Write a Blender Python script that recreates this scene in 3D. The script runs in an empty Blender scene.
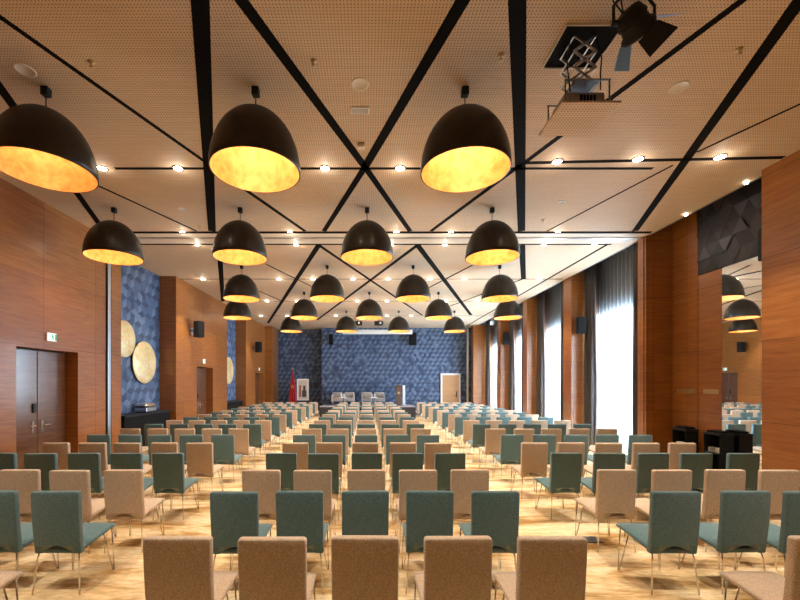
import bpy, bmesh, math, random
from mathutils import Vector, Matrix
random.seed(7)
C = bpy.context.scene
COL = C.collection
PI = math.pi

# ------------------------------------------------------------------ camera, sky, daylight, exposure
EYE = 1.8          # camera height
F = 400.0          # focal length in pixels of the 800 px frame
VX, VY = 367.0, 383.5   # vanishing point of the long axis of the hall
cam = bpy.data.objects.new('camera', bpy.data.cameras.new('camera'))
COL.objects.link(cam)
cam.location = (0, 0, EYE)
cam.rotation_euler = (PI/2, 0, 0)
cam.data.sensor_width = 36
cam.data.lens = 36*F/800
cam.data.shift_x = (400-VX)/800
cam.data.shift_y = (VY-300)/800
cam.data.clip_start = .05
C.camera = cam

world = bpy.data.worlds.new('sky'); C.world = world; world.use_nodes = True
world.node_tree.nodes['Background'].inputs[0].default_value = (.80, .90, 1, 1)
world.node_tree.nodes['Background'].inputs[1].default_value = 1.5

C.view_settings.view_transform = 'Standard'
C.view_settings.look = 'None'
C.view_settings.gamma = 1
C.view_settings.use_curve_mapping = False
C.view_settings.exposure = 0.08

P_PENDANT, P_DOWN, P_DAY, P_REAR = 13, 210, 1050, 6
WARM = (1, .80, .55); DOWNC = (1, .87, .70); DAYC = (.62, .82, 1)
CEIL = 5.0
# daylight at the four tall windows: x of the glass, the span along the wall
WINDOWS = [(8.98, 11.95), (12.45, 15.28), (15.67, 18.3), (18.7, 21.85)]
for (a, b) in WINDOWS:
    l = bpy.data.lights.new('daylight', 'AREA'); l.shape = 'RECTANGLE'
    l.size = b-a; l.size_y = 3.9; l.energy = P_DAY; l.color = DAYC
    o = bpy.data.objects.new('daylight', l); COL.objects.link(o)
    o.location = (7.35, (a+b)/2, 2.0)
    o.rotation_euler = (PI/2, 0, PI/2)      # faces the hall (-x)
# the hall goes on behind the camera: the same warm lamps hang there
for x in (-3.4, 0, 3.4):
    l = bpy.data.lights.new('rear_lamp_light', 'POINT'); l.energy = P_REAR; l.color = WARM; l.shadow_soft_size = .4
    o = bpy.data.objects.new('rear_lamp_light', l); COL.objects.link(o); o.location = (x, -1.2, 3.9)

# the ceiling slot next towards the camera, just above the frame, has downlights too
for x in (-4.6, -3.0, -1.5, 0, 1.5, 3.0, 4.6):
    l = bpy.data.lights.new('near_downlight_beam', 'SPOT'); l.energy = P_DOWN*1.25; l.color = DOWNC
    l.spot_size = math.radians(68); l.spot_blend = .5; l.shadow_soft_size = .05
    o = bpy.data.objects.new('near_downlight_beam', l); COL.objects.link(o); o.location = (x, 2.35, 4.97)

# ------------------------------------------------------------------ materials
def mat(name, color, rough=.6, metal=0, spec=.5, emit=None, estr=0, coat=0):
    m = bpy.data.materials.new(name); m.use_nodes = True
    b = m.node_tree.nodes['Principled BSDF']
    b.inputs['Base Color'].default_value = (*color, 1)
    b.inputs['Roughness'].default_value = rough
    b.inputs['Metallic'].default_value = metal
    b.inputs['Specular IOR Level'].default_value = spec
    b.inputs['Coat Weight'].default_value = coat
    b.inputs['Coat Roughness'].default_value = .15
    if emit:
        b.inputs['Emission Color'].default_value = (*emit, 1)
        b.inputs['Emission Strength'].default_value = estr
    return m
class NT:
    """tiny helper to wire nodes"""
    def __init__(s, m): s.t = m.node_tree; s.b = s.t.nodes['Principled BSDF']
    def n(s, kind, **kw):
        x = s.t.nodes.new(kind)
        for k, v in kw.items(): setattr(x, k, v)
        return x
    def l(s, a, b): s.t.links.new(a, b)
    def math(s, op, a, b=None, c=None):
        x = s.n('ShaderNodeMath', operation=op)
        for i, v in enumerate((a, b, c)):
            if v is None: continue
            if isinstance(v, (int, float)): x.inputs[i].default_value = v
            else: s.l(v, x.inputs[i])
        return x.outputs[0]
    def mix(s, fac, a, b, mode='MIX'):
        x = s.n('ShaderNodeMix', data_type='RGBA', blend_type=mode)
        for i, v in ((0, fac), (6, a), (7, b)):
            if isinstance(v, (int, float)): x.inputs[i].default_value = v
            elif isinstance(v, tuple): x.inputs[i].default_value = (*v, 1)
            else: s.l(v, x.inputs[i])
        return x.outputs[2]
    def ramp(s, fac, stops):
        x = s.n('ShaderNodeValToRGB'); e = x.color_ramp.elements
        for i, (p, c) in enumerate(stops):
            if i >= 2: e.new(p)
            e[i].position = p; e[i].color = (*c, 1)
        s.l(fac, x.inputs[0]); return x.outputs[0]
    def pos(s): return s.n('ShaderNodeNewGeometry').outputs['Position']
    def obj(s): return s.n('ShaderNodeTexCoord').outputs['Object']
    def scaled(s, v, sc):
        x = s.n('ShaderNodeMapping'); x.inputs['Scale'].default_value = sc; s.l(v, x.inputs[0]); return x.outputs[0]
    def noise(s, v, scale=1, detail=4, rough=.55, dist=0):
        x = s.n('ShaderNodeTexNoise'); x.inputs['Scale'].default_value = scale; x.inputs['Detail'].default_value = detail
        x.inputs['Roughness'].default_value = rough; x.inputs['Distortion'].default_value = dist
        s.l(v, x.inputs['Vector']); return x.outputs[0]
    def bump(s, h, strength=.3, dist=.01):
        x = s.n('ShaderNodeBump'); x.inputs['Strength'].default_value = strength; x.inputs['Distance'].default_value = dist
        s.l(h, x.inputs['Height']); s.l(x.outputs[0], s.b.inputs['Normal'])

def wood(name, c1, c2, rough=.38, coat=.25, pw=1.35, ph=1.22, seam=True):
    m = mat(name, c1, rough, coat=coat); t = NT(m)
    p = t.pos()
    g1 = t.noise(t.scaled(p, (1.1, 1.1, 16)), 1.6, 6, .6, .6)
    g2 = t.noise(t.scaled(p, (3, 3, 90)), 1, 3, .5)
    g = t.math('ADD', t.math('MULTIPLY', g1, .7), t.math('MULTIPLY', g2, .3))
    col = t.ramp(g, [(.33, c1), (.68, c2)])
    if seam:
        s = t.n('ShaderNodeSeparateXYZ'); t.l(p, s.inputs[0])
        cmb = t.n('ShaderNodeCombineXYZ'); t.l(t.math('ADD', s.outputs[0], s.outputs[1]), cmb.inputs[0]); t.l(s.outputs[2], cmb.inputs[1])
        br = t.n('ShaderNodeTexBrick', offset=0.0)
        br.inputs['Scale'].default_value = 1; br.inputs['Brick Width'].default_value = pw; br.inputs['Row Height'].default_value = ph
        br.inputs['Mortar Size'].default_value = .004
        br.inputs['Color1'].default_value = (1, 1, 1, 1); br.inputs['Color2'].default_value = (.80, .77, .74, 1); br.inputs['Mortar'].default_value = (.25, .2, .18, 1)
        t.l(cmb.outputs[0], br.inputs['Vector'])
        col = t.mix(1.0, col, br.outputs[0], 'MULTIPLY')
    t.l(col, t.b.inputs['Base Color'])
    t.bump(g2, .05)
    return m

M_WOOD = wood('veneer', (.25, .080, .015), (.44, .165, .034))
M_WOOD_DOOR = wood('door_veneer', (.12, .050, .026), (.20, .088, .045), .22, 1.0, seam=False)
M_WOOD_PALE = wood('pale_door_veneer', (.50, .26, .11), (.62, .34, .15), .45, .1, seam=False)

M_CEIL = mat('perforated_ceiling', (.62, .46, .31), .65); t = NT(M_CEIL)
s = t.n('ShaderNodeSeparateXYZ'); t.l(t.pos(), s.inputs[0])
S = .030
fx = t.math('SUBTRACT', t.math('FRACT', t.math('MULTIPLY', s.outputs[0], 1/S)), .5)
fy = t.math('SUBTRACT', t.math('FRACT', t.math('MULTIPLY', s.outputs[1], 1/S)), .5)
rr = t.math('ADD', t.math('MULTIPLY', fx, fx), t.math('MULTIPLY', fy, fy))
hole = t.math('LESS_THAN', rr, .036)
gr = t.noise(t.scaled(t.pos(), (1.2, 30, 1)), 1, 3)
base = t.ramp(gr, [(.3, (.62, .47, .33)), (.7, (.71, .55, .40))])
t.l(t.mix(hole, base, (.10, .06, .035)), t.b.inputs['Base Color'])

M_BLACK = mat('black_slot', (.006, .005, .005), .8, spec=.08)
M_BLACKM = mat('black_metal', (.011, .011, .012), .5, 0, .3)
M_CARPET = mat('carpet', (.6, .45, .27), .95, spec=.1); t = NT(M_CARPET)
p = t.pos()
n1 = t.noise(t.scaled(p, (1.0, 3.2, 1)), .9, 5, .6, .8)
n2 = t.noise(t.scaled(p, (9, 30, 1)), 1, 4, .65)
c = t.ramp(n1, [(.38, (.45, .28, .11)), (.49, (.78, .60, .36)), (.60, (.88, .75, .53))])  # mottled carpet; its brown streaks also paint in chair and leg shadows
c = t.mix(.55, c, t.ramp(n2, [(.3, (.35, .24, .12)), (.65, (1, .95, .85))]), 'MULTIPLY')
t.l(c, t.b.inputs['Base Color']); t.bump(t.noise(p, 180, 2), .3, .004)

def fabric(name, c1, c2, spread=55):
    m = mat(name, c1, .9, spec=.15); t = NT(m); o = t.obj()
    w = t.n('ShaderNodeTexWave', wave_type='BANDS', bands_direction='DIAGONAL'); w.inputs['Scale'].default_value = spread
    w.inputs['Distortion'].default_value = 3; w.inputs['Detail'].default_value = 2; w.inputs['Detail Scale'].default_value = 3
    t.l(o, w.inputs['Vector'])
    n = t.noise(o, 90, 3, .6); n2 = t.noise(o, 6, 3)
    h = t.math('ADD', t.math('MULTIPLY', w.outputs[1], .45), t.math('MULTIPLY', n, .55))
    col = t.ramp(h, [(.25, c1), (.75, c2)])
    col = t.mix(.35, col, t.ramp(n2, [(.3, (.72, .72, .72)), (.7, (1, 1, 1))]), 'MULTIPLY')
    t.l(col, t.b.inputs['Base Color'])
    t.b.inputs['Sheen Weight'].default_value = .4
    t.bump(h, .35, .004)
    return m
M_BEIGE = fabric('beige_weave', (.32, .225, .15), (.80, .63, .47))
M_TEAL = fabric('teal_weave', (.036, .088, .100), (.16, .28, .31))
M_RED = fabric('red_weave', (.35, .012, .03), (.5, .03, .05))
M_GREYF = fabric('pale_grey_weave', (.38, .37, .36), (.6, .58, .55))
M_CHROME = mat('chrome', (.75, .72, .68), .16, 1)
M_STEEL = mat('brushed_steel', (.55, .55, .56), .35, 1)
M_BRASS = mat('brass', (.55, .40, .20), .35, .8)
M_WHITE = mat('white_paint', (.80, .80, .79), .5)
M_OFFW = mat('offwhite_plastic', (.74, .66, .56), .5)
M_BRONZE = mat('dark_bronze', (.035, .024, .016), .42, .35, coat=.1); t = NT(M_BRONZE)
t.l(t.ramp(t.noise(t.obj(), 7, 4), [(.3, (.014, .010, .007)), (.7, (.034, .023, .014))]), t.b.inputs['Base Color'])
M_GOLD = mat('gold_leaf', (.9, .55, .14), .5, .25); t = NT(M_GOLD)
o_ = t.obj()
v = t.n('ShaderNodeTexVoronoi', feature='DISTANCE_TO_EDGE'); v.inputs['Scale'].default_value = 7; t.l(o_, v.inputs['Vector'])
g = t.math('ADD', t.math('MULTIPLY', t.noise(o_, 4, 6, .7, 1.2), .9), t.math('MULTIPLY', v.outputs[0], .35))
t.l(t.ramp(g, [(.36, (.85, .48, .16)), (.54, (.72, .345, .09)), (.74, (.58, .24, .05))]), t.b.inputs['Base Color'])
M_DISC = mat('gold_mosaic', (.8, .55, .24), .4, .35); t = NT(M_DISC)
v = t.n('ShaderNodeTexVoronoi'); v.inputs['Scale'].default_value = 26; t.l(t.obj(), v.inputs['Vector'])
t.l(t.mix(.5, t.ramp(t.noise(t.obj(), 4, 4), [(.3, (.78, .55, .22)), (.7, (.92, .80, .52))]), v.outputs['Color'], 'SOFT_LIGHT'), t.b.inputs['Base Color'])
t.bump(v.outputs[0], .4, .01)
M_BLUES = [mat('blue_panel_deep', (.040, .065, .135), .5), mat('blue_panel', (.070, .115, .215), .5), mat('blue_panel_pale', (.125, .190, .315), .5)]
M_DARKTRI = [mat('charcoal_panel', (.018, .017, .022), .5), mat('charcoal_panel_mid', (.035, .032, .042), .5), mat('charcoal_panel_pale', (.070, .064, .082), .45)]
M_LENS = mat('lamp_lens', (1, 1, 1), .5, emit=(1, .86, .66), estr=30)
M_DRAPE = mat('drape', (.085, .072, .070), .75); t = NT(M_DRAPE)
t.l(t.ramp(t.noise(t.scaled(t.pos(), (30, 30, 1.2)), 1, 3), [(.3, (.060, .050, .048)), (.7, (.115, .098, .094))]), t.b.inputs['Base Color'])
M_LINTEL = mat('lintel_grey', (.16, .17, .18), .8)
M_FRAME = mat('window_frame', (.32, .34, .36), .5)
M_MIRROR = mat('mirror', (.82, .84, .86), .015, 1)
# sheer curtain: thin cloth, half see-through
M_SHEER = bpy.data.materials.new('sheer'); M_SHEER.use_nodes = True; nt = M_SHEER.node_tree; nt.nodes.clear()
out = nt.nodes.new('ShaderNodeOutputMaterial'); mx = nt.nodes.new('ShaderNodeMixShader'); mx2 = nt.nodes.new('ShaderNodeMixShader')
tr = nt.nodes.new('ShaderNodeBsdfTransparent'); tl = nt.nodes.new('ShaderNodeBsdfTranslucent'); df = nt.nodes.new('ShaderNodeBsdfDiffuse')
tl.inputs[0].default_value = (.80, .85, .9, 1); df.inputs[0].default_value = (.30, .32, .35, 1)
mx2.inputs[0].default_value = .5; nt.links.new(tl.outputs[0], mx2.inputs[1]); nt.links.new(df.outputs[0], mx2.inputs[2])
mx.inputs[0].default_value = .45; nt.links.new(tr.outputs[0], mx.inputs[1]); nt.links.new(mx2.outputs[0], mx.inputs[2]); nt.links.new(mx.outputs[0], out.inputs[0])
# window pane
M_GLASS = bpy.data.materials.new('pane_glass'); M_GLASS.use_nodes = True; nt = M_GLASS.node_tree; nt.nodes.clear()
out = nt.nodes.new('ShaderNodeOutputMaterial'); mx = nt.nodes.new('ShaderNodeMixShader')
tr = nt.nodes.new('ShaderNodeBsdfTransparent'); gl = nt.nodes.new('ShaderNodeBsdfGlossy'); gl.inputs['Roughness'].default_value = .02
mx.inputs[0].default_value = .06; nt.links.new(tr.outputs[0], mx.inputs[1]); nt.links.new(gl.outputs[0], mx.inputs[2]); nt.links.new(mx.outputs[0], out.inputs[0])
M_GREEN = mat('sign_green', (.01, .30, .12), .5, emit=(.02, .5, .2), estr=.35)
M_SIGNW = mat('sign_white', (.8, .85, .8), .5, emit=(.85, 1, .9), estr=.6)
M_FLAG = mat('flag_red', (.50, .012, .02), .7)
M_FLAGG = mat('flag_gold', (.55, .36, .08), .6)
M_LECT = wood('lectern_wood', (.11, .07, .05), (.17, .11, .08), .4, .2, seam=False)
M_STAGE = mat('stage_dark', (.02, .02, .024), .7)
M_STAGETOP = mat('stage_carpet', (.28, .30, .36), .9)
M_ART1 = mat('picture_paper', (.62, .58, .50), .6); M_ART2 = mat('picture_dark', (.05, .05, .06), .6); M_ART3 = mat('picture_red', (.45, .08, .06), .6)
M_BARN_REFLECT = mat('barn_door', (.22, .45, .95), .5, 0)  # blue base colour stands in for sky reflected in two of the doors
M_GREYM = mat('grey_metal', (.20, .20, .21), .4, .6)
M_CLOTHB = mat('dark_cloth', (.009, .009, .010), .85, spec=.2)
M_PROJ = mat('projector_shell', (.34, .31, .28), .5)
M_PORC = mat('porcelain', (.75, .73, .68), .25)

# ------------------------------------------------------------------ mesh helpers
def link(name, bm, m, parent=None, smooth=False):
    me = bpy.data.meshes.new(name)
    bmesh.ops.recalc_face_normals(bm, faces=bm.faces)
    bm.to_mesh(me); bm.free()
    for x in (m if isinstance(m, (list, tuple)) else [m]): me.materials.append(x)
    if smooth: me.polygons.foreach_set('use_smooth', [True]*len(me.polygons))
    o = bpy.data.objects.new(name, me); COL.objects.link(o)
    if parent: o.parent = parent
    return o
def box(bm, x0, x1, y0, y1, z0, z1, bev=0, seg=2, mi=0):
    vs = [bm.verts.new((x, y, z)) for x in (x0, x1) for y in (y0, y1) for z in (z0, z1)]
    fs = [(0,1,3,2), (4,6,7,5), (0,4,5,1), (2,3,7,6), (0,2,6,4), (1,5,7,3)]
    faces = [bm.faces.new([vs[i] for i in f]) for f in fs]
    for f in faces: f.material_index = mi
    if bev:
        es = list({e for f in faces for e in f.edges})
        r = bmesh.ops.bevel(bm, geom=es, offset=bev, segments=seg, affect='EDGES', profile=.5)
        for f in r['faces']: f.material_index = mi
    return bm
def bx(*a, **k): return box(bmesh.new(), *a, **k)
def tube(bm, pts, r, n=8, cap=True):
    pts = [Vector(p) for p in pts]; rings = []
    for i, p in enumerate(pts):
        d = (pts[min(i+1, len(pts)-1)]-pts[max(i-1, 0)]).normalized()
        u = d.orthogonal().normalized() if abs(d.z) > .9 else d.cross(Vector((0, 0, 1))).normalized()
        w = d.cross(u)
        rings.append([bm.verts.new(p+r*(math.cos(2*PI*k/n)*u+math.sin(2*PI*k/n)*w)) for k in range(n)])
    for a, b in zip(rings, rings[1:]):
        # align rings to avoid twisting
        best = min(range(n), key=lambda s: sum((a[k].co-b[(k+s) % n].co).length for k in range(n)))
        for k in range(n):
            bm.faces.new((a[k], a[(k+1) % n], b[(k+1+best) % n], b[(k+best) % n]))
    if cap: bm.faces.new(rings[0]); bm.faces.new(rings[-1])
    return bm
def tb(pts, r, n=8): return tube(bmesh.new(), pts, r, n)
def lathe(prof, n=40, closed=False):
    bm = bmesh.new(); rings = []
    for (r, z) in prof:
        rings.append([bm.verts.new((0, 0, z))] if r < 1e-6 else [bm.verts.new((r*math.cos(2*PI*k/n), r*math.sin(2*PI*k/n), z)) for k in range(n)])
    pr = list(zip(rings, rings[1:]))
    if closed: pr.append((rings[-1], rings[0]))
    for a, b in pr:
        for k in range(n):
            q = [a[k % len(a)], a[(k+1) % len(a)], b[(k+1) % len(b)], b[k % len(b)]]
            u = list(dict.fromkeys(q))
            if len(u) > 2:
                try: bm.faces.new(u)
                except ValueError: pass
    return bm
def prism(pts, axis, a, b):
    """2D outline pts extruded along axis from a to b (axis 0: pts are y,z; 1: x,z; 2: x,y)"""
    bm = bmesh.new()
    def co(p, h): return (h, p[0], p[1]) if axis == 0 else (p[0], h, p[1]) if axis == 1 else (p[0], p[1], h)
    A = [bm.verts.new(co(p, a)) for p in pts]; B = [bm.verts.new(co(p, b)) for p in pts]
    bm.faces.new(A); bm.faces.new(B)
    for i in range(len(pts)):
        j = (i+1) % len(pts); bm.faces.new((A[i], A[j], B[j], B[i]))
    return bm
def structure(name, bm, m, parent=None, smooth=False):
    o = link(name, bm, m, parent, smooth)
    if not parent: o['kind'] = 'structure'
    return o
def tag(o, label, cat, group=None):
    o['label'] = label; o['category'] = cat
    if group: o['group'] = group
    return o
def thing(name, label, cat, loc=(0, 0, 0), rz=0, group=None):
    o = bpy.data.objects.new(name, None); COL.objects.link(o); o.empty_display_size = .1
    o.location = loc; o.rotation_euler = (0, 0, rz)
    return tag(o, label, cat, group)
def dup(root, loc, rz, label, group=None):
    r = root.copy(); COL.objects.link(r); r.location = loc; r.rotation_euler = (0, 0, rz)
    r['label'] = label
    if group: r['group'] = group
    for ch in list(root.children):
        c = ch.copy(); COL.objects.link(c); c.parent = r
        for g in ch.children:
            d = g.copy(); COL.objects.link(d); d.parent = c
    return r
ORD = ['first', 'second', 'third', 'fourth', 'fifth', 'sixth', 'seventh', 'eighth', 'ninth', 'tenth', 'eleventh', 'twelfth',
       'thirteenth', 'fourteenth', 'fifteenth', 'sixteenth', 'seventeenth', 'eighteenth', 'nineteenth']
def on_ceiling(x, y):
    d = F*(CEIL-EYE)/(VY-y)
    return ((x-VX)*d/F, d)

# ------------------------------------------------------------------ room shell
XL, XR = -5.7, 6.05
REAR = -9.0
structure('floor', bx(-6.8, 7.0, REAR-.2, 24.2, -.15, 0), M_CARPET)
structure('ceiling', bx(-6.8, 6.08, REAR-.2, 24.2, CEIL, CEIL+.12), M_CEIL)
structure('ceiling', bx(6.08, 7.2, REAR-.2, 24.2, CEIL+.40, CEIL+.5), M_LINTEL)      # raised slot above curtains
structure('trim_1', bx(6.08, 6.12, REAR-.2, 24.2, CEIL, CEIL+.40), M_LINTEL)
# left wall
def lw(y0, y1, z0=0, z1=CEIL, x=XL, m=M_WOOD): structure('wall_left', bx(-6.8, x, y0, y1, z0, z1), m)
lw(REAR, 6.5); lw(7.89, 8.72); lw(8.92, 9.27); lw(6.5, 7.89, 2.41, CEIL)
structure('trim_2', bx(-6.8, XL-.03, 8.72, 8.92, 0, CEIL), M_BLACK)
structure('trim_3', bx(XL-.03, XL+.02, 8.78, 8.88, 0, CEIL, .008), M_STEEL)
structure('wall_left', bx(-6.8, -6.0, 6.5, 7.89, 0, 2.41), M_BLACK)
lw(11.94, 13.4); lw(14.8, 16.3); lw(13.4, 14.8, 2.37, CEIL); structure('wall_left', bx(-6.8, -6.0, 13.4, 14.8, 0, 2.37), M_BLACK)
lw(18.84, 20.4); lw(21.9, 22.3); lw(20.4, 21.9, 2.37, CEIL); structure('wall_left', bx(-6.8, -6.0, 20.4, 21.9, 0, 2.37), M_BLACK)
lw(22.3, 24.2, 0, CEIL, -5.27)
structure('wall_rear', bx(-6.8, 7.2, REAR-.2, REAR, 0, CEIL+.5), M_WOOD)
# right wall
structure('wall_right', bx(5.92, 7.2, REAR, 6.0, 0, CEIL+.4), M_WOOD)
structure('wall_right', bx(6.64, 7.2, 6.0, 8.65, 0, CEIL+.4), M_WOOD)
structure('wall_right', bx(6.03, 7.2, 8.65, 8.69, 0, CEIL+.4), M_WOOD)
structure('trim_4', bx(6.07, 7.2, 8.69, 8.73, 0, CEIL+.4), M_BLACK)
structure('wall_right', bx(6.03, 7.2, 8.73, 8.91, 0, CEIL+.4), M_WOOD)
for (a, b) in ((11.96, 12.45), (15.28, 15.67), (18.3, 18.7)):
    structure('wall_right', bx(6.11, 7.2, a, b, 0, CEIL+.4), M_WOOD)
structure('wall_right', bx(5.82, 7.2, 21.9, 22.35, 0, CEIL), M_WOOD)
structure('wall_right', bx(6.3, 7.2, 22.35, 24.2, 0, CEIL), M_WOOD)
for i, (a, b) in enumerate(WINDOWS):
    structure('wall_right', bx(6.95, 7.2, a-.05, b+.05, 3.88, CEIL+.4), M_LINTEL)
    w = bmesh.new()
    box(w, 7.0, 7.08, a-.03, b+.03, 0, .10); box(w, 7.0, 7.08, a-.03, b+.03, 3.80, 3.88)
    for y in (a, (a+b)/2, b): box(w, 7.0, 7.08, y-.035, y+.035, .1, 3.8)
    box(w, 7.0, 7.08, a, b, 1.12, 1.18)
    fr = structure('window_%d' % (i+1), w, M_FRAME)
    p = link('pane', bx(7.035, 7.045, a, b, .1, 3.8), M_GLASS, fr)

# patterned walls: tumbling-block rhombi in low relief
def rhomb_wall(name, org, U, V, W, H, s, mats, relief=.02):
    """panel in the plane org + u*U + v*V, u<W, v<H; normal U x V points to the hall"""
    U, V, org = Vector(U), Vector(V), Vector(org); N = U.cross(V)
    bm = bmesh.new(); hx = s*math.sqrt(3)/2; rnd = random.Random(3)
    cache = {}
    def vert(u, v, h):
        k = (round(u, 3), round(v, 3))
        if k not in cache: cache[k] = bm.verts.new((u, v, h))
        return cache[k]
    ny = int(H/(1.5*s))+3; nx = int(W/(2*hx))+3
    for j in range(-1, ny):
        for i in range(-1, nx):
            cx = i*2*hx+(hx if j % 2 else 0); cy = j*1.5*s
            c = vert(cx, cy, relief)
            hexv = [vert(cx+s*math.cos(PI/6+k*PI/3), cy+s*math.sin(PI/6+k*PI/3), relief*.5 if k % 2 else 0) for k in range(6)]
            for k in range(3):
                f = bm.faces.new((c, hexv[(2*k) % 6], hexv[(2*k+1) % 6], hexv[(2*k+2) % 6]))
                f.material_index = k if rnd.random() > .3 else rnd.randrange(3)
    for co, no in (((0, 0, 0), (-1, 0, 0)), ((W, 0, 0), (1, 0, 0)), ((0, 0, 0), (0, -1, 0)), ((0, H, 0), (0, 1, 0))):
        bmesh.ops.bisect_plane(bm, geom=bm.verts[:]+bm.edges[:]+bm.faces[:], plane_co=co, plane_no=no, clear_outer=True)
    # solid backing
    for v in bm.verts:
        u_, v_, h = v.co; v.co = org+U*u_+V*v_+N*h
    r = bmesh.ops.extrude_face_region(bm, geom=bm.faces[:])
    for g in r['geom']:
        if isinstance(g, bmesh.types.BMVert): g.co -= N*(.15+((g.co-org).dot(N)))
    return structure(name, bm, mats)
rhomb_wall('wall_left', (-6.2, 9.27, 0), (0, 1, 0), (0, 0, 1), 2.67, CEIL, .20, M_BLUES)
rhomb_wall('wall_left', (-6.2, 16.3, 0), (0, 1, 0), (0, 0, 1), 2.54, CEIL, .20, M_BLUES)
# U x V = (1,0,0)
rhomb_wall('wall_back', (-2.6, 23.0, 0), (1, 0, 0), (0, 0, 1), 8.9, CEIL, .165, M_BLUES)
rhomb_wall('wall_back', (-5.27, 23.75, 0), (1, 0, 0), (0, 0, 1), 2.8, CEIL, .165, M_BLUES)
structure('wall_back', bx(-2.6, -2.5, 23.0, 24.1, 0, CEIL), M_BLUES[0])
structure('wall_back', bx(-6.8, 7.2, 24.05, 24.2, 0, CEIL+.4), M_BLUES[0])
structure('trim_5', bx(5.72, 5.82, 22.9, 22.98, 0, CEIL), M_WHITE)  # white strip painted in place of a bright sliver of curtained window
# charcoal triangle panel above the mirror
def tri_panel():
    bm = bmesh.new(); s = .30; h = s*math.sqrt(3)/2; rnd = random.Random(5)
    W, H = 1.98, 1.44
    for j in range(-1, int(H/h)+2):
        for i in range(-2, int(W/s)+3):
            x = i*s+(s/2 if j % 2 else 0); y = j*h
            for q in (((x, y), (x+s, y), (x+s/2, y+h)), ((x+s, y), (x+s*1.5, y+h), (x+s/2, y+h))):
                z = rnd.choice((0, .012, .024))
                f = bm.faces.new([bm.verts.new((a, b, z)) for a, b in q]); f.material_index = rnd.choice((0, 0, 1, 1, 2))
    for co, no in (((0, 0, 0), (-1, 0, 0)), ((W, 0, 0), (1, 0, 0)), ((0, 0, 0), (0, -1, 0)), ((0, H, 0), (0, 1, 0))):
        bmesh.ops.bisect_plane(bm, geom=bm.verts[:]+bm.edges[:]+bm.faces[:], plane_co=co, plane_no=no, clear_outer=True)
    for v in bm.verts: u, w, z = v.co; v.co = (6.60-z, 6.0+u, 3.96+w)
    box(bm, 6.602, 6.64, 6.0, 7.98, 3.96, 5.40)
    return bm
structure('wall_right', tri_panel(), M_DARKTRI)
# mirror on the right wall
tag(link('wall_mirror', bx(6.60, 6.638, 6.02, 7.44, 0.02, 3.95, .004, 1), M_MIRROR), 'tall wall mirror beside wooden column reflecting lamps and chairs', 'mirror')
# two flush wooden door leaves beside it, brass push plates
for (a, b, z1, w, n) in ((7.985, 8.645, 5.38, 'left hand flush wooden door leaf reaching to the ceiling beside the pier', 5), (7.445, 7.975, 3.95, 'narrow flush wooden door leaf between its taller neighbour and the wall mirror', 6)):
    d = structure('door_%d' % n, bx(6.60, 6.638, a, b, .02, z1, .004, 1), M_WOOD)
    link('push_plate', bx(6.590, 6.60, a+.05, b-.13, 1.60, 1.69, .003, 1), M_BRASS, d)

# doors of the left wall
def double_door(n, y0, y1, h, x, leaves):
    w = (y1-y0)/leaves
    for k in range(leaves):
        a = y0+k*w
        d = structure('door_%d' % n if k == 0 else 'door_%d.%03d' % (n, k), bx(x-.05, x, a+.006, a+w-.006, .01, h-.02, .004, 1), M_WOOD_DOOR)
        hy = a+.10 if k else a+w-.10
        hb = bmesh.new(); box(hb, x, x+.012, hy-.02, hy+.02, .92, 1.14, .003, 1)
        tube(hb, [(x+.01, hy, 1.05), (x+.055, hy, 1.05), (x+.06, hy+(.13 if k else -.13), 1.05)], .010)
        link('door_handle', hb, M_CHROME, d, False)
        if k == 0: link('card_lock', bx(x, x+.03, hy-.02, hy+.05, 1.28, 1.44, .006), M_BLACKM, d)
double_door(1, 6.5, 7.89, 2.41, -5.93, 2)
double_door(2, 13.4, 14.8, 2.37, -5.93, 2)
double_door(3, 20.4, 21.9, 2.37, -5.93, 2)
d = structure('door_4', bx(4.32, 5.26, 22.93, 22.97, .02, 2.28, .004, 1), M_WOOD_PALE)
fb = bmesh.new(); box(fb, 4.22, 4.32, 22.90, 22.98, 0, 2.38); box(fb, 5.26, 5.36, 22.90, 22.98, 0, 2.38); box(fb, 4.32, 5.26, 22.90, 22.98, 2.28, 2.38)
link('door_frame', fb, M_WHITE, d)
hb = bmesh.new(); box(hb, 5.10, 5.15, 22.91, 22.93, 1.0, 1.35); tube(hb, [(5.125, 22.92, 1.1), (5.125, 22.86, 1.1), (5.0, 22.86, 1.1)], .014)
link('door_handle', hb, M_BLACKM, d)

# ------------------------------------------------------------------ ceiling slots (dark joints between the perforated panels)
slots = [  # pixel ends on the ceiling plane, width in metres
    ((197, -60), (212, 231), .15), ((219, 245), (223, 301), .13),
    ((516, -60), (521.5, 231), .145), ((522, 245), (523.5, 279), .14),
    ((197, -60), (365, 167), .11), ((365, 167), (410, 231), .10),
    ((498, -60), (365, 167), .12), ((365, 167), (324, 231), .10),
    ((-110, -61), (207, 163), .055), ((-60, 5), (99, 223.5), .10),
    ((99, 186), (196.5, 231), .045), ((210, 165), (305, 231), .075),
    ((521.5, 164), (431, 231), .08), ((800, -43), (524, 163), .075),
    ((835, -49), (635, 231), .12), ((860, 76), (697, 152), .035), ((673, 165), (547, 231), .035),
    ((318.7, 245), (268, 323), .13), ((318.7, 245), (422, 315), .09),
    ((417.5, 245), (471, 315), .14), ((417.5, 245), (317, 320), .10),
    ((266, 264), (282, 272), .05), ((282, 272), (312, 286.5), .045), ((259, 291), (282, 301), .05), ((472.5, 265), (429, 287.5), .06), ((522.5, 279), (450, 306), .07),
]
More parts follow.
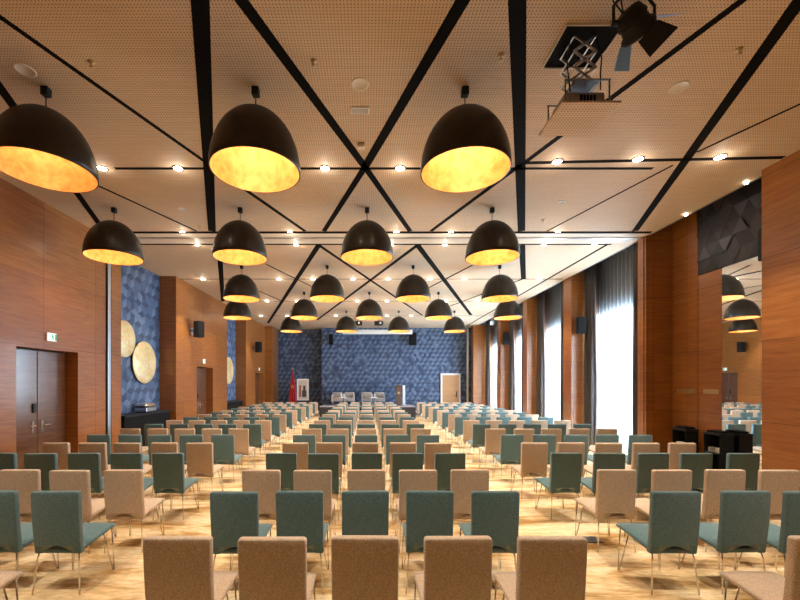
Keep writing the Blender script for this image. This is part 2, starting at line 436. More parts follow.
def strip(p, q, w, z0=CEIL-.004, z1=CEIL+.01):
    p, q = Vector((*p, 0)), Vector((*q, 0)); d = (q-p).normalized(); n = Vector((-d.y, d.x, 0))*w/2
    return prism([((p+n).x, (p+n).y), ((q+n).x, (q+n).y), ((q-n).x, (q-n).y), ((p-n).x, (p-n).y)], 2, z0, z1)
TRIM = [6]
def trim(bm, m):
    o = structure('trim_%d' % TRIM[0], bm, m); TRIM[0] += 1; return o
for (a, b, w) in slots: trim(strip(on_ceiling(*a), on_ceiling(*b), w), M_BLACK)
for (x0, x1, d, w) in ((-3.75, 4.25, 5.95, .06), (-5.7, 6.0, 12.25, .05), (-5.7, 5.5, 15.55, .05), (-5.7, 5.5, 18.9, .05)):
    trim(strip((x0, d), (x1, d), w), M_BLACK)
trim(strip((2.28, 5.80), (5.9, 5.66), .07), M_BLACK)
trim(strip((5.53, 9.2), (5.53, 22.5), .07), M_BLACK)
# sliding partition track across the hall
trim(bx(XL, 6.0, 8.50, 9.12, CEIL-.012, CEIL+.01), M_OFFW)
trim(bx(XL, 6.0, 8.42, 8.50, CEIL-.014, CEIL+.01), M_BLACK)
trim(bx(XL, 5.6, 9.12, 9.20, CEIL-.014, CEIL+.01), M_BLACK)
trim(bx(XL, 6.0, 8.72, 8.78, CEIL-.03, CEIL), M_STEEL)

# ------------------------------------------------------------------ curtains
def curtain(y0, y1, x, z0, z1, waves, amp, m, thick, ny, flare=0):
    bm = bmesh.new(); rows = []
    zs = [z0+(z1-z0)*k/8 for k in range(9)]
    for z in zs:
        r = []
        for i in range(ny+1):
            t = i/ny; y = y0+(y1-y0)*t
            a = amp*(1+.25*math.sin(7*t+z))
            r.append(bm.verts.new((x+a*math.sin(2*PI*waves*t+.4*math.sin(z*.9)), y+flare*(z1-z)/(z1-z0)*(t-.5), z)))
        rows.append(r)
    for a, b in zip(rows, rows[1:]):
        for i in range(ny): bm.faces.new((a[i], a[i+1], b[i+1], b[i]))
    if thick:
        bmesh.ops.recalc_face_normals(bm, faces=bm.faces); bmesh.ops.solidify(bm, geom=bm.faces[:], thickness=thick)
    return bm
wn = ['nearest', 'second nearest', 'third nearest', 'farthest']
for i, (a, b) in enumerate(WINDOWS):
    tag(link('sheer_curtain', curtain(a+.02, b-.02, 6.84, .03, 5.36, 17, .035, M_SHEER, 0, 170), M_SHEER, None, True),
        'white sheer curtain across the %s tall window' % wn[i], 'curtain', 'sheer curtains')
    tag(link('drape', curtain(a+.05, a+.33, 6.22, .03, 5.36, 4, .045, M_DRAPE, .004, 40), M_DRAPE, None, True),
        'dark grey drape gathered at the near side of the %s window' % wn[i], 'curtain', 'dark drapes')
    tag(link('drape', curtain(b-.50, b-.03, 6.52, .03, 5.36, 5, .065, M_DRAPE, .004, 50), M_DRAPE, None, True),
        'dark grey drape gathered at the far side of the %s window' % wn[i], 'curtain', 'dark drapes')

# ------------------------------------------------------------------ pendant lamps
def dome(R, H, n=18, p=2.05):
    pr = []
    for k in range(n+1):
        a = PI/2*k/n; z = H*math.sin(a); pr.append((R*max(0, 1-(z/H)**p)**.5 if k < n else 0, z))
    return pr
RL, HL = .478, .66
RIM = 4.09
def pendant(label, x, y):
    t = thing('pendant_lamp', label, 'lamp', (x, y, RIM), 0, 'dome pendant lamps')
    link('lamp_shade', lathe([(RL-.012, 0)]+dome(RL, HL), 48), M_BRONZE, t, True)
    link('shade_lining', lathe(dome(RL-.013, HL-.02), 48), M_GOLD, t, True)
    link('cord', tb([(0, 0, HL-.01), (0, 0, CEIL-RIM-.04)], .006), M_BLACKM, t)
    link('ceiling_mount', bx(-.038, .038, -.038, .038, CEIL-RIM-.09, CEIL-RIM, .008), M_BLACKM, t)
    return t
LAMPS = [(4.33, [-3.475, -1.205, 1.06]), (7.29, [-4.61, -2.31, 0, 2.28]), (10.85, [-3.4, -1.08, 1.25, 3.6]),
         (14.0, [-4.53, -2.2, .08, 2.5, 4.93]), (17.6, [-3.33, -.91, 1.4, 3.85])]
rown = ['nearest', 'second nearest', 'third nearest', 'second farthest', 'farthest']
lp = None
for r, (d, xs) in enumerate(LAMPS):
    for k, x in enumerate(xs):
        lab = 'dark bronze dome pendant lamp with gold lining, %s from left in the %s row' % (ORD[k], rown[r])
        if lp is None: lp = o = pendant(lab, x, d)
        else: o = dup(lp, (x, d, RIM), 0, lab)
        l = bpy.data.lights.new('pendant_light', 'POINT'); l.energy = P_PENDANT; l.color = WARM; l.shadow_soft_size = .05
        lo = bpy.data.objects.new('pendant_light', l); COL.objects.link(lo); lo.parent = o; lo.location = (0, 0, .40)

# ------------------------------------------------------------------ recessed downlights
def downlight(label, x, y):
    t = thing('downlight', label, 'ceiling light', (x, y, CEIL), 0, 'recessed downlights')
    link('bezel', lathe([(.06, -.006), (.075, -.012), (.08, -.004), (.08, .0), (.06, .0)], 20, True), M_BLACKM, t, True)
    link('lens', lathe([(0, -.014), (.063, -.010), (.063, -.001), (0, -.001)], 20), M_LENS, t)
    return t
DL = [('nearest crosswise ceiling slot', 168, [102, 178, 325, 400]), ('slanted slot beside the right column', 160, [557, 638, 720]),
      ('slot before the partition track', 232, [183, 290, 396, 451, 557]), ('slot just past the partition track', 244.3, [197, 296, 391, 445, 544, 595]),
      ('second crosswise slot from the stage end', 301, [267, 297, 327, 357, 387, 417, 446, 477]),
      ('middle crosswise slot beyond the track', 279, [203, 279, 313, 353, 388, 430, 464, 539]),
      ('crosswise slot closest to the stage', 315.7, [261, 287, 312, 336, 362, 387, 411, 436])]
dl = None
for (nm, py, xs) in DL:
    for k, px in enumerate(xs):
        yy = py
        if 'slanted' in nm: yy = 162.2-.028*(px-525)
        x, d = on_ceiling(px, yy)
        lab = 'small bright recessed downlight, %s from left in the %s' % (ORD[k], nm)
        if dl is None: dl = o = downlight(lab, x, d)
        else: o = dup(dl, (x, d, CEIL), 0, lab)
        l = bpy.data.lights.new('downlight_beam', 'SPOT'); l.energy = P_DOWN*(.25 if 'track' in nm and 'middle' not in nm else 1); l.color = DOWNC if d < 9 else (1, .95, .90); l.spot_size = math.radians(68); l.spot_blend = .6; l.shadow_soft_size = .05
        lo = bpy.data.objects.new('downlight_beam', l); COL.objects.link(lo); lo.parent = o; lo.location = (0, 0, -.03)
        l = bpy.data.lights.new('downlight_spill', 'POINT'); l.energy = 1.6; l.color = DOWNC; l.shadow_soft_size = .03
        lo = bpy.data.objects.new('downlight_spill', l); COL.objects.link(lo); lo.parent = o; lo.location = (0, 0, -.07)
# two pin spots washing the charcoal panel
for k, y in enumerate((6.35, 7.55)):
    o = tag(link('pin_spot', lathe([(0, -.03), (.022, -.03), (.028, -.0), (0, 0)], 14), M_LENS), 'tiny pin spot at ceiling edge, %s the wooden column' % ('close to' if k == 0 else 'farther from'), 'ceiling light', 'pin spots')
    o.location = (6.02, y, CEIL)
    l = bpy.data.lights.new('pin_beam', 'SPOT'); l.energy = 12; l.color = DOWNC; l.spot_size = math.radians(80); l.spot_blend = .8; l.shadow_soft_size = .02
    lo = bpy.data.objects.new('pin_beam', l); COL.objects.link(lo); lo.parent = o; lo.location = (0.05, 0, -.05); lo.rotation_euler = (0, math.radians(-25), 0)

# ------------------------------------------------------------------ chairs
HC = .885
def back_mesh():
    w = .2025; z0, z1 = .345, HC
    pts = []
    def arc(cx, cz, r, a0, a1, n):
        for k in range(n+1):
            a = a0+(a1-a0)*k/n; pts.append((cx+r*math.cos(a), cz+r*math.sin(a)))
    arc(w-.022, z1-.022, .022, 0, PI/2, 4); arc(-w+.022, z1-.022, .022, PI/2, PI, 4)
    arc(-w+.006, z0+.012, .012, PI, 1.5*PI, 3)
    for k in range(9):                                    # arched notch in the lower edge
        t = k/8; pts.append((-.14+.28*t, z0+.085*math.sin(PI*t)**.7 if 0 < t < 1 else z0))
    arc(w-.006, z0+.012, .012, 1.5*PI, 2*PI, 3)
    bm = prism(pts, 1, -.028, .028)
    side = [e for e in bm.edges if abs(e.verts[0].co.y-e.verts[1].co.y) < 1e-6]
    bmesh.ops.bevel(bm, geom=side, offset=.014, segments=3, affect='EDGES', profile=.5, clamp_overlap=True)
    for z in (.42, .48, .54, .60, .66, .72, .78, .83):
        bmesh.ops.bisect_plane(bm, geom=bm.verts[:]+bm.edges[:]+bm.faces[:], plane_co=(0, 0, z), plane_no=(0, 0, 1))
    for v in bm.verts:
        h = (v.co.z-.345)/.54
        wide = 1-.05*(1-h)                               # tapers slightly to the bottom
        v.co.x *= wide if h > 0 else .95
        v.co.y += -.075*h+.03*h*h-.02*math.cos(v.co.x/.2*PI/2)*h*.6
    return bm
def seat_mesh():
    bm = bmesh.new()
    n = 8; rows = []
    for k in range(n+1):
        t = k/n; y = -.022+.472*t; w = .192+.012*t
        top = .388+.064*t-.05*max(0, t-.86)**1.2*2; th = .038-.004*t
        rows.append((y, w, top, top-th))
    def ring(y, w, a, b):
        return [bm.verts.new(p) for p in ((-w, y, a-.012), (-w+.02, y, a), (0, y, a+.006), (w-.02, y, a), (w, y, a-.012), (w-.012, y, b), (-w+.012, y, b))]
    R = [ring(*r) for r in rows]
    for a, b in zip(R, R[1:]):
        for i in range(7): bm.faces.new((a[i], a[(i+1) % 7], b[(i+1) % 7], b[i]))
    bm.faces.new(R[0]); bm.faces.new(R[-1])
    return bm
def chair_proto(m, label):
    t = thing('chair', label, 'chair')
    link('backrest', back_mesh(), m, t, True)
    link('seat', seat_mesh(), m, t, True)
    for s in (-1, 1):
        link('leg', tb([(s*.165, .00, .385), (s*.178, -.02, .30), (s*.200, -.045, .006)], .0065, 6), M_CHROME, t, True)
        b = bmesh.new()
        tube(b, [(s*.13, .36, .405), (s*.16, .385, .20), (s*.190, .415, .010), (s*.200, .42, .006)], .0060, 6)
        tube(b, [(s*.19, .40, .415), (s*.197, .41, .20), (s*.200, .42, .006)], .0060, 6)
        link('leg', b, M_CHROME, t, True)
    return t
ROWS = [2.35, 3.36, 4.19, 5.22, 6.14, 7.10, 8.06]+[9.0+.93*k for k in range(12)]
proto = {}
SHIFT = {('left', 0): -.11, ('left', 1): -.055, ('left', 3): -.03, ('right', 0): .145, ('right', 1): .012, ('right', 1, 1): .05, ('right', 2): .06, ('right', 3, 4): .05, ('right', 3): .03}
rnd = random.Random(11)
for r, d in enumerate(ROWS):
    kind = 'teal' if r % 2 else 'beige'
    rown_ = 'nearest row' if r == 0 else '%s row from the camera' % ORD[r] if r < len(ROWS)-1 else 'farthest row'
    for blk, xs in (('left', [-2.585-.553*k for k in range(5)]), ('centre', [-1.12+.552*k for k in range(5)]), ('right', [2.60+.565*k for k in range(5)])):
        for k, x in enumerate(xs):
            if r == 0 and blk != 'centre' and k > 0: continue       # wholly outside the frame
            if r == 1 and blk != 'centre' and k > 2: continue
            if r == 2 and blk != 'centre' and k > 3: continue
            rz = rnd.gauss(0, .012); px = x+rnd.gauss(0, .006)+SHIFT.get((blk, r), 0)+SHIFT.get((blk, r, k), 0); py = d+.085+rnd.gauss(0, .012)
            if blk == 'centre': lab = '%s fabric chair, %s from left in centre block, %s' % (kind, ORD[k], rown_)
            else: lab = '%s fabric chair, %s from the aisle in %s block, %s' % (kind, ORD[k], blk, rown_)
            grp = '%s chairs in rows' % kind
            if kind not in proto:
                t = proto[kind] = chair_proto(M_TEAL if kind == 'teal' else M_BEIGE, lab)
                t.location = (px, py, 0); t.rotation_euler = (0, 0, rz); t['group'] = grp
            else: dup(proto[kind], (px, py, 0), rz, lab, grp)

# ------------------------------------------------------------------ wall things
def speaker(loc, rz, label, w=.24, h=.52, dp=.24, bracket=True, wall=.12):
    t = thing('loudspeaker', label, 'loudspeaker', loc, rz, 'wall loudspeakers')
    link('cabinet', bx(-w/2, w/2, -dp/2, dp/2, 0, h, .02, 2), M_BLACKM, t)
    link('grille', bx(-w/2+.015, w/2-.015, -dp/2-.012, -dp/2, .015, h-.015, .006, 1), M_CLOTHB, t)
    if bracket:
        b = bmesh.new(); tube(b, [(0, dp/2-.02, h*.5), (0, dp/2+wall, h*.42)], .018); box(b, -.05, .05, dp/2+wall-.015, dp/2+wall, h*.2, h*.6)
        link('bracket', b, M_GREYM, t)
    return t
# front of the box is local -y; left wall boxes face +x turned a little to the camera
speaker((-5.45, 5.70, 3.70), math.radians(80), 'black loudspeaker on the left wall at the picture edge, near the entrance door')
speaker((-5.40, 12.85, 3.28), math.radians(68), 'black loudspeaker on left wall panel between two gold disc alcoves', wall=.19)
speaker((-5.40, 19.9, 3.35), math.radians(68), 'black loudspeaker on the far left wooden panel near the flag', wall=.19)
speaker((6.375, 6.26, 3.75), PI, 'black loudspeaker half hidden behind right column, before charcoal panel', dp=.30, wall=.11)
speaker((6.28, 11.73, 3.25), math.radians(-20), 'black loudspeaker on the pier beyond the nearest window', w=.24, h=.50, dp=.22, wall=.10)
speaker((6.28, 18.08, 3.55), math.radians(-20), 'black loudspeaker on the pier beside the farthest window', w=.24, h=.55, dp=.22, wall=.08)
speaker((-2.02, 22.6, 3.98), 0, 'black loudspeaker high on blue back wall, left of the screen case', w=.24, h=.6, dp=.3, wall=.22)
speaker((2.58, 22.6, 3.95), 0, 'black loudspeaker high on blue back wall, right of the screen case', w=.42, h=.72, dp=.3, wall=.22)

def exit_sign(y, z, label, w=.22, h=.15):
    t = thing('exit_sign', label, 'sign', (XL, y, z), 0, 'exit signs')
    link('housing', bx(0, .03, -w/2, w/2, 0, h, .004, 1), M_WHITE, t)
    link('panel', bx(.03, .034, -w/2+.008, w/2-.008, .008, h-.008), M_SIGNW, t)
    g = bmesh.new()                                         # running figure and door outline
    X0, X1 = .034, .037
    box(g, X0, X1, -.005, .02, h*.42, h*.70); box(g, X0, X1, -.002, .018, h*.74, h*.88)
    box(g, X0, X1, -.04, -.005, h*.55, h*.64); box(g, X0, X1, .02, .05, h*.48, h*.57)
    box(g, X0, X1, -.03, .004, h*.26, h*.36); box(g, X0, X1, .012, .03, h*.14, h*.44)
    box(g, X0, X1, .065, .10, h*.12, h*.88)
    link('pictogram', g, M_GREEN, t)
    return t
exit_sign(7.20, 2.56, 'green and white exit sign above entrance doors on the left')
exit_sign(13.95, 2.50, 'small exit sign over the middle left doors between alcoves', .22, .15)
exit_sign(21.1, 2.48, 'small exit sign over the farthest left doors', .22, .15)

def disc(y, z, R, label):
    t = thing('wall_disc', label, 'wall ornament', (-6.2, y, z), 0, 'gold wall discs')
    pr = [(0, .14)]+[(R*math.sin(PI/2*k/12), .06+.08*math.cos(PI/2*k/12)) for k in range(1, 13)]+[(R-.03, .05), (0, .05)]
    o = link('dish', lathe(pr, 48), M_DISC, t, True); o.rotation_euler = (0, PI/2, 0)
    link('mount', bx(-.02, .08, -.15, .15, -.15, .15, .01), M_BLACKM, t)
disc(11.04, 2.38, .58, 'large gold disc low on blue wall of the near left alcove')
disc(10.12, 2.93, .47, 'smaller gold disc set higher in the near left alcove')
disc(17.75, 2.37, .60, 'gold disc on blue wall of the far left alcove')
for y in (10.6, 17.6):
    l = bpy.data.lights.new('alcove_spot', 'SPOT'); l.energy = 95; l.color = (1, .84, .62); l.spot_size = math.radians(44); l.spot_blend = .6
    o = bpy.data.objects.new('alcove_spot', l); COL.objects.link(o); o.location = (-5.0, y, CEIL-.05)
    o.rotation_euler = (Vector((-6.05, y+.2, 2.45))-Vector(o.location)).to_track_quat('-Z', 'Y').to_euler()

def console(y0, y1, label):
    t = thing('console_table', label, 'console', (-5.98, (y0+y1)/2, 0), 0, 'black consoles')
    w = (y1-y0)/2
    link('worktop', bx(-.2, .24, -w, w, .98, 1.03, .006), M_BLACKM, t)
    link('body', bx(-.19, .20, -w+.03, w-.03, .06, .98, .004, 1), M_CLOTHB, t)
    link('plinth', bx(-.18, .16, -w+.05, w-.05, 0, .06), M_BLACKM, t)
console(9.5, 11.75, 'black console standing in the near left alcove below gold discs')
console(16.5, 18.6, 'black console standing in the far left alcove')
t = thing('chafing_dish', 'silver buffet warmer standing on console in near left alcove', 'buffet warmer', (-5.95, 10.75, 1.03))
link('body', bx(-.16, .16, -.25, .25, .02, .13, .02), M_STEEL, t)
lidb = bx(-.16, .16, -.25, .25, .13, .24, .06, 4); link('lid', lidb, M_STEEL, t, True)
for sx in (-.13, .13):
    for sy in (-.21, .21): link('foot', bx(sx-.015, sx+.015, sy-.015, sy+.015, 0, .03), M_BLACKM, t)

# service trolleys by the mirror
def trolley(x, y, rz, label):
    t = thing('service_trolley', label, 'trolley', (x, y, 0), rz, 'black service trolleys')
    link('top', bx(-.13, .13, -.18, .18, .86, .90, .008), M_BLACKM, t)
    for z in (.16, .52): link('shelf', bx(-.12, .12, -.16, .16, z, z+.025, .004, 1), M_BLACKM, t)
    link('end_panel', bx(-.125, .125, .16, .175, .10, .86, .004, 1), M_CLOTHB, t); link('end_panel', bx(-.125, .125, -.175, -.16, .10, .86, .004, 1), M_CLOTHB, t)
    link('back_panel', bx(.11, .125, -.16, .16, .10, .86), M_CLOTHB, t)
    for sx in (-.09, .09):
        for sy in (-.13, .13):
            c = lathe([(0, -.018), (.045, -.018), (.05, -.01), (.05, .01), (.045, .018), (0, .018)], 16)
            bmesh.ops.rotate(c, verts=c.verts, matrix=Matrix.Rotation(PI/2, 3, 'X')); bmesh.ops.translate(c, verts=c.verts, vec=(sx, sy, .05))
            box(c, sx-.012, sx+.012, sy-.03, sy-.02, .05, .11); box(c, sx-.012, sx+.012, sy+.02, sy+.03, .05, .11); box(c, sx-.02, sx+.02, sy-.03, sy+.03, .10, .112)
            link('caster', c, M_GREYM, t)
TR = [(6.38, 8.02, 'black service trolley with plates nearer the wooden pier'), (6.43, 7.32, 'black service trolley standing at the edge of the wall mirror')]
for n, (x, y, lab) in enumerate(TR):
    trolley(x, y, 0, lab)
    which = ('trolley nearer the pier', 'trolley at the mirror edge')[n]
    b = bx(-.10, .10, -.14, .14, 0, .04, .016); 
    o = tag(link('folded_cloth', b, M_CLOTHB), 'dark folded cloth lying on top of the %s' % which, 'cloth', 'folded cloths'); o.location = (x, y, .90)
    o.rotation_euler = (0, 0, .08*(n*2-1))
    for k in range(2):
        pr = []
        for j in range(7):
            z = j*.012; pr += [(.04, z), (.068, z+.006), (.04, z+.011)]
        bm = lathe([(0, 0)]+pr+[(0, pr[-1][1])], 24)
        o = tag(link('plate_stack', bm, M_PORC, None, False), 'stack of white plates on %s of the %s' % (('middle shelf, far side', 'middle shelf, near side')[k], which), 'plates', 'plate stacks')
        o.location = (x-.04, y+(.075, -.075)[k], .545)

# floor outlet
t = tag(link('floor_outlet', bx(-.10, .10, -.09, .09, 0, .012, .004, 1), M_GREYM), 'small dark outlet plate on carpet right of the aisle', 'floor outlet'); t.location = (2.58, 4.52+.08, 0)

# ------------------------------------------------------------------ ceiling things
def ceil_thing(name, px, py, bm, m, label, cat, group=None, smooth=True):
    x, y = on_ceiling(px, py)
    o = tag(link(name, bm, m, None, smooth), label, cat, group); o.location = (x, y, CEIL); return o
ring = lambda R: lathe([(0, -.003), (R*.82, -.003), (R*.86, -.007), (R, -.004), (R, 0), (0, 0)], 28)
for px, py, lab in ((360, 84, 'round white ceiling loudspeaker between lamps in middle of near ceiling'), (679, 87, 'round white ceiling loudspeaker at right near the stage light'), (25, 70, 'round white ceiling loudspeaker above the leftmost near lamp')):
    ceil_thing('ceiling_speaker', px, py, ring(.095), M_OFFW, lab, 'ceiling speaker', 'ceiling loudspeakers')
vb = bmesh.new(); box(vb, -.11, .11, -.055, -.04, -.012, 0); box(vb, -.11, .11, .04, .055, -.012, 0); box(vb, -.11, -.095, -.04, .04, -.012, 0); box(vb, .095, .11, -.04, .04, -.012, 0)
for k in range(5): box(vb, -.095, .095, -.03+.014*k, -.024+.014*k, -.008, 0)
ceil_thing('ceiling_vent', 360, 110, vb, M_WHITE, 'small white rectangular vent in ceiling below the round speaker', 'vent', None, False)
ceil_thing('motion_sensor', 361, 144, bx(-.05, .05, -.045, .045, -.06, 0, .012), M_OFFW, 'white sensor box on ceiling beside the slot crossing', 'sensor', None, False)
spr = lambda: lathe([(0, -.05), (.022, -.048), (.022, -.044), (.006, -.042), (.006, -.012), (.03, -.010), (.032, 0), (0, 0)], 14)
for px, py, lab in ((92, 62, 'ceiling sprinkler above the upper left slanted slot'), (314, 61, 'ceiling sprinkler left of the round middle speaker'), (501, 55, 'ceiling sprinkler beside the right steep slot'),
                    (739, 49, 'ceiling sprinkler near the upper right slots'), (543, 220, 'ceiling sprinkler right of the second row lamp'), (199, 226, 'ceiling sprinkler just before the partition track')):
    ceil_thing('sprinkler', px, py, spr(), M_BRASS, lab, 'sprinkler', 'ceiling sprinklers')
for px, py, lab in ((562, 202, 'pale smoke detector at right before the partition track'), (182, 209, 'pale smoke detector at left before the partition track')):
    ceil_thing('smoke_detector', px, py, ring(.07), M_WHITE, lab, 'smoke detector', 'smoke detectors')

# projector lift: hatch, scissor, platform panel, projector
HX0, HX1, HY0, HY1 = 1.78, 2.28, 3.56, 4.04
hb = bmesh.new(); box(hb, HX0, HX1, HY0, HY1, CEIL-.006, CEIL+.01)
t = thing('projector_lift', 'scissor projector lift hanging from dark hatch in right ceiling', 'projector lift', (2.0, 3.8, CEIL))
o = link('hatch', hb, M_BLACK, t); o.location = (-2.0, -3.8, -CEIL)
fb = bmesh.new(); 
for (a, b, c, d) in ((HX0-.008, HX0, HY0-.008, HY1+.008), (HX1, HX1+.008, HY0-.008, HY1+.008), (HX0, HX1, HY0-.008, HY0), (HX0, HX1, HY1, HY1+.008)): box(fb, a-2.0, b-2.0, c-3.8, d-3.8, -.02, 0)
link('hatch_frame', fb, M_OFFW, t)
sc = bmesh.new()
PT = -.70                                   # platform height below the ceiling
zt, zb = -.006, PT+.26
n = 3
for y in (-.13, .13):
    for k in range(n):
        a = zt+(zb-zt)*k/n; b = zt+(zb-zt)*(k+1)/n
        for (xa, xb) in ((-.10, .10), (.10, -.10)):
            d = Vector((xb-xa, 0, b-a)).normalized(); nn = Vector((-d.z, 0, d.x))*.011
            q = [Vector((xa, 0, a))+nn, Vector((xb, 0, b))+nn, Vector((xb, 0, b))-nn, Vector((xa, 0, a))-nn]
            A = [sc.verts.new((v.x, y-.004, v.z)) for v in q]; B = [sc.verts.new((v.x, y+.004, v.z)) for v in q]
            sc.faces.new(A); sc.faces.new(B)
            for i in range(4): sc.faces.new((A[i], A[(i+1) % 4], B[(i+1) % 4], B[i]))
    
for k in range(n+1):
    z = zt-.01+(zb-zt)*k/n
    for x in (-.10, .10): tube(sc, [(x, -.13, z), (x, .13, z)], .007, 6)
link('scissor_arm', sc, M_STEEL, t)
pf = bmesh.new()
for (sx, sy) in ((-.2, -.17), (.2, -.17), (-.2, .17), (.2, .17)): tube(pf, [(sx, sy, PT+.02), (sx, sy, PT+.26)], .007, 6)
box(pf, -.21, .21, -.18, -.165, PT+.25, PT+.26); box(pf, -.21, .21, .165, .18, PT+.25, PT+.26); box(pf, -.12, .12, -.165, .165, PT+.25, PT+.256)
link('cradle', pf, M_GREYM, t)
link('platform', bx(-.265, .265, -.24, .24, PT, PT+.02, .002, 1), M_CEIL, t)
cb = bmesh.new()
tube(cb, [(.12, -.10, -.01), (.16, -.12, -.2), (.13, -.15, -.36), (.15, -.12, -.5)], .006, 6); tube(cb, [(-.13, -.12, -.01), (-.17, -.14, -.28), (-.12, -.1, -.5)], .006, 6)
link('cable', cb, M_BLACKM, t, True)
t = thing('projector', 'grey projector sitting on the lowered lift platform', 'projector', (2.0, 3.8, CEIL+PT+.02))
link('body', bx(-.18, .18, -.14, .14, .01, .15, .015), M_PROJ, t)
o = link('projection_lens', lathe([(0, 0), (.05, 0), (.055, .06), (.04, .06), (.035, .03), (0, .03)], 20), M_BLACKM, t, True); o.rotation_euler = (-PI/2, 0, 0); o.location = (.06, .14, .085)
vb = bmesh.new()
for k in range(5): box(vb, -.05+.03*k, -.03+.03*k, -.146, -.14, .035, .12)
link('vent', vb, M_BLACK, t)
for sx in (-.14, .14): link('foot', bx(sx-.015, sx+.015, -.1, .1, 0, .012), M_BLACKM, t)

# stage light with barn doors, hanging from the ceiling near the camera
t = thing('stage_light', 'black stage spotlight hanging at upper right, blue reflection painted on two barn doors', 'stage light', (2.15, 3.22, 4.70))
can = lathe([(r_*.84, z_*.84) for r_, z_ in [(0, -.13), (.07, -.13), (.10, -.09), (.115, -.03), (.125, .05), (.15, .07), (.15, .10), (.13, .10), (.11, .06), (0, .05)]], 28)
rot = Matrix.Rotation(math.radians(118), 4, 'X')
rot = Matrix.Rotation(math.radians(-62), 4, 'Z') @ Matrix.Rotation(math.radians(-118), 4, 'X')
o = link('housing', can, M_BLACKM, t, True); o.matrix_local = rot
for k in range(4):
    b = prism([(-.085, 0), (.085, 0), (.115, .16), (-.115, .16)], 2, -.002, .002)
    o2 = link('barn_door', b, M_BARN_REFLECT if k in (1, 3) else M_BLACKM, t)
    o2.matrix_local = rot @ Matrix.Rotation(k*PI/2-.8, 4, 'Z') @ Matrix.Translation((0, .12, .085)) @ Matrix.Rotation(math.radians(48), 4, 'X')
fins = bmesh.new()
for k in range(5): 
    z = -.10+.017*k; r0 = .076+.005*k
    f = lathe([(r0*.7, z), (r0+.014, z), (r0+.014, z+.006), (r0*.7, z+.006)], 24, True)
    me = bpy.data.meshes.new('tmp'); f.to_mesh(me); f.free(); fins.from_mesh(me); bpy.data.meshes.remove(me)
o = link('cooling_fin', fins, M_BLACKM, t, True); o.matrix_local = rot
yk = bmesh.new(); tube(yk, [(-.165, 0, 0), (-.165, 0, .14), (-.10, 0, .22), (.10, 0, .22), (.165, 0, .14), (.165, 0, 0)], .012, 8); tube(yk, [(0, 0, .22), (0, 0, CEIL-4.70)], .02, 10)
for sx in (-1, 1): tube(yk, [(sx*.10, 0, 0), (sx*.175, 0, 0)], .022, 10)
link('yoke', yk, M_BLACKM, t, True)
cb = bmesh.new(); tube(cb, [(-.08, .02, .10), (-.17, .0, .18), (-.15, 0, .24), (-.05, 0, .28), (-.03, 0, CEIL-4.70)], .007, 6); tube(cb, [(-.06, .04, .10), (-.11, .0, .22), (-.13, 0, .25), (-.06, 0, CEIL-4.70)], .006, 6)
link('cable', cb, M_BLACKM, t, True)

# ------------------------------------------------------------------ stage end of the hall
structure('floor', bx(-2.45, 2.5, 20.6, 22.95, 0, .58), M_STAGE)
structure('floor', bx(-2.45, 2.5, 20.58, 22.95, .58, .62), M_STAGETOP)
t = thing('screen_case', 'long white projection screen case below far ceiling', 'screen case', (0.55, 21.2, 4.42))
link('housing', bx(-1.85, 1.85, -.1, .1, 0, .22, .02), M_WHITE, t)
for s in (-1.6, 1.6): link('hanger', tb([(s, 0, .2), (s, 0, CEIL-4.42)], .012), M_STEEL, t)
for k, (x, nm) in enumerate(((-.45, 'left'), (.58, 'right'))):
    t = thing('ceiling_projector', 'black projector hanging from far ceiling, %s one of two' % nm, 'projector', (x, 19.6, 4.66), 0, 'far ceiling projectors')
    link('body', bx(-.22, .22, -.2, .2, 0, .17, .03), M_BLACKM, t)
    link('pole', tb([(0, 0, .16), (0, 0, CEIL-4.66)], .025), M_BLACKM, t)
    o = link('projection_lens', lathe([(0, 0), (.05, 0), (.05, .06), (0, .06)], 16), M_CHROME, t, True); o.rotation_euler = (PI/2, 0, 0); o.location = (.05, -.2+.01, .08)

def armchair(x, y, z, m, label, cat, group, w=.62):
    t = thing('armchair', label, cat, (x, y, z), 0, group)
    link('seat', bx(-w/2+.07, w/2-.07, -.30, .28, .20, .40, .05, 3), m, t, True)
    b = bx(-w/2+.02, w/2-.02, .20, .34, .30, .70, .05, 3); link('backrest', b, m, t, True)
    for s in (-1, 1):
        link('armrest', bx(s*(w/2-.045)-.045, s*(w/2-.045)+.045, -.30, .28, .16, .56, .035, 3), m, t, True)
        for sy in (-.24, .24): link('leg', bx(s*(w/2-.07)-.015, s*(w/2-.07)+.015, sy-.015, sy+.015, 0, .20), M_CHROME, t)
for k, x in enumerate((-1.65, -.98, -.02, .68)):
    armchair(x, 22.0, .62, M_GREYF, 'pale grey armchair on stage, %s from left' % ORD[k], 'armchair', 'stage armchairs', .60)
for k, (x, nm) in enumerate(((-1.31, 'left'), (.33, 'right'))):
    t = thing('side_table', 'small white table between stage armchairs on the %s' % nm, 'table', (x+.0, 21.3, .62), 0, 'stage tables')
    link('tabletop', lathe([(0, .42), (.22, .42), (.23, .43), (.22, .445), (0, .445)], 24), M_WHITE, t); link('pedestal', lathe([(0, 0), (.14, 0), (.14, .015), (.02, .03), (.02, .42), (0, .42)], 20), M_CHROME, t, True)
    for j in range(2):
        b = tag(link('water_bottle', lathe([(0, 0), (.034, 0), (.036, .02), (.036, .14), (.014, .18), (.014, .215), (0, .215)], 16), M_PORC, None, True), 'pale bottle, %s of two on the %s stage table' % (('left', 'right')[j], nm), 'bottle', 'stage bottles')
        b.location = (x-.07+.14*j, 21.3, .62+.445)
t = thing('lectern', 'tall dark wooden lectern at right end of stage', 'lectern', (1.68, 21.3, .62))
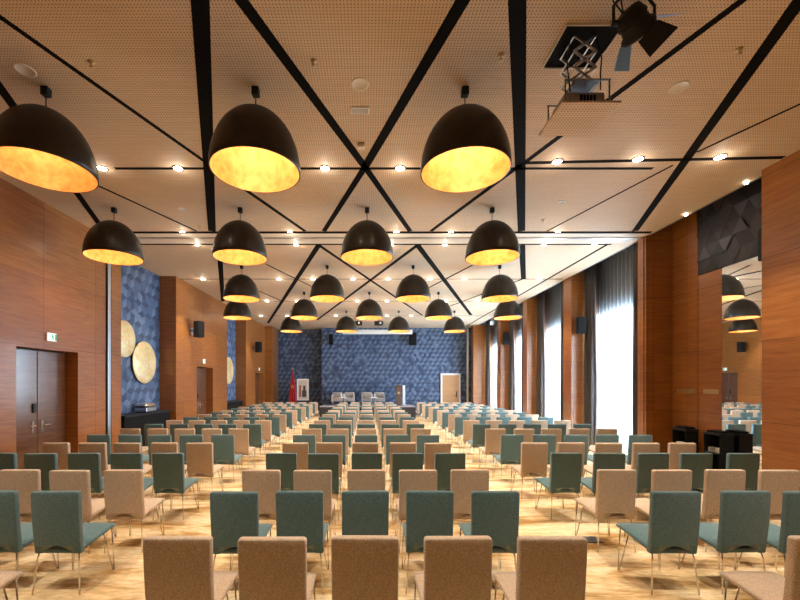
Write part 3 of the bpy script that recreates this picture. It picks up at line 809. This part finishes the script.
link('column', bx(-.14, .14, -.10, .14, .04, 1.0, .006), M_LECT, t); link('base', bx(-.24, .24, -.2, .22, 0, .04, .006), M_LECT, t)
pt = bx(-.19, .19, -.2, .2, 1.0, 1.04, .006); bmesh.ops.rotate(pt, verts=pt.verts, matrix=Matrix.Rotation(-.3, 3, 'X'), cent=(0, 0, 1.02)); link('reading_top', pt, M_LECT, t)
link('emblem', bx(-.07, .07, -.108, -.10, .62, .74), M_BRASS, t)
t = thing('display_board', 'narrow white upright board standing beside lectern', 'board', (2.02, 21.9, .62))
link('panel', bx(-.07, .07, -.02, .02, .03, 1.08, .006), M_WHITE, t); link('base', bx(-.14, .14, -.14, .14, 0, .03, .006), M_WHITE, t)

# flag and framed picture
t = thing('flag', 'red flag with gold emblem hanging on a pole near back wall', 'flag', (-4.07, 22.0, 0))
link('pole', tb([(0, 0, .03), (0, 0, 2.55)], .016), M_BRASS, t)
link('base', lathe([(0, 0), (.18, 0), (.17, .03), (.03, .06), (0, .06)], 24), M_BRASS, t, True)
link('finial', lathe([(0, 2.54), (.03, 2.57), (.035, 2.60), (.012, 2.66), (0, 2.70)], 14), M_FLAGG, t, True)
fb = bmesh.new(); rows = []
for j in range(13):
    z = 2.5-1.75*j/12; wd = .03+.19*min(1, j/9)
    rows.append([fb.verts.new((-.02+(wd if i > 10 else wd)*(i/16*2-1)*.9, -.03+.05*math.sin(i*1.25)*min(1, .3+j/8), z-.05*abs(i-8)/8*(j/12))) for i in range(17)])
for a, b in zip(rows, rows[1:]):
    for i in range(16): fb.faces.new((a[i], a[i+1], b[i+1], b[i]))
bmesh.ops.recalc_face_normals(fb, faces=fb.faces); bmesh.ops.solidify(fb, geom=fb.faces[:], thickness=.006)
link('cloth', fb, M_FLAG, t, True)
st = bmesh.new()                                            # five-pointed outline emblem
def star(bm, cx, cz, R, y):
    P = [Vector((cx+R*math.sin(2*PI*k/5), y, cz+R*math.cos(2*PI*k/5))) for k in range(5)]
    for k in range(5): tube(bm, [P[k], P[(k+2) % 5]], .009, 5)
star(st, -.01, 1.62, .11, -.10)
link('emblem', st, M_FLAGG, t)
t = thing('framed_picture', 'white framed picture on an easel beside the red flag', 'picture', (-3.58, 22.3, 0))
fr = bmesh.new(); box(fr, -.33, -.25, -.02, .02, .86, 2.06, .006); box(fr, .25, .33, -.02, .02, .86, 2.06, .006); box(fr, -.25, .25, -.02, .02, .86, .94); box(fr, -.25, .25, -.02, .02, 1.98, 2.06)
link('frame', fr, M_WHITE, t)
ar = bx(-.25, .25, -.005, .012, .94, 1.98); 
box(ar, -.20, -.10, -.008, -.005, 1.05, 1.70, mi=2); box(ar, -.04, .20, -.008, -.005, 1.05, 1.42, mi=1); box(ar, .02, .15, -.008, -.005, 1.42, 1.68, mi=1)
link('canvas', ar, [M_ART1, M_ART2, M_ART3], t)
ea = bmesh.new()
for s in (-1, 1): tube(ea, [(s*.30, .0, .0), (s*.12, .06, 2.0)], .014, 6)
tube(ea, [(0, .45, 0), (0, .07, 1.9)], .014, 6); box(ea, -.3, .3, -.05, .05, .83, .86)
link('easel', ea, M_LECT, t)
for k, x in enumerate((5.15, 5.62)):
    armchair(x, 21.55, 0, M_RED, 'red armchair by back wall, %s' % ('below the pale door' if k == 0 else 'nearer the windows'), 'armchair', 'red armchairs', .44)
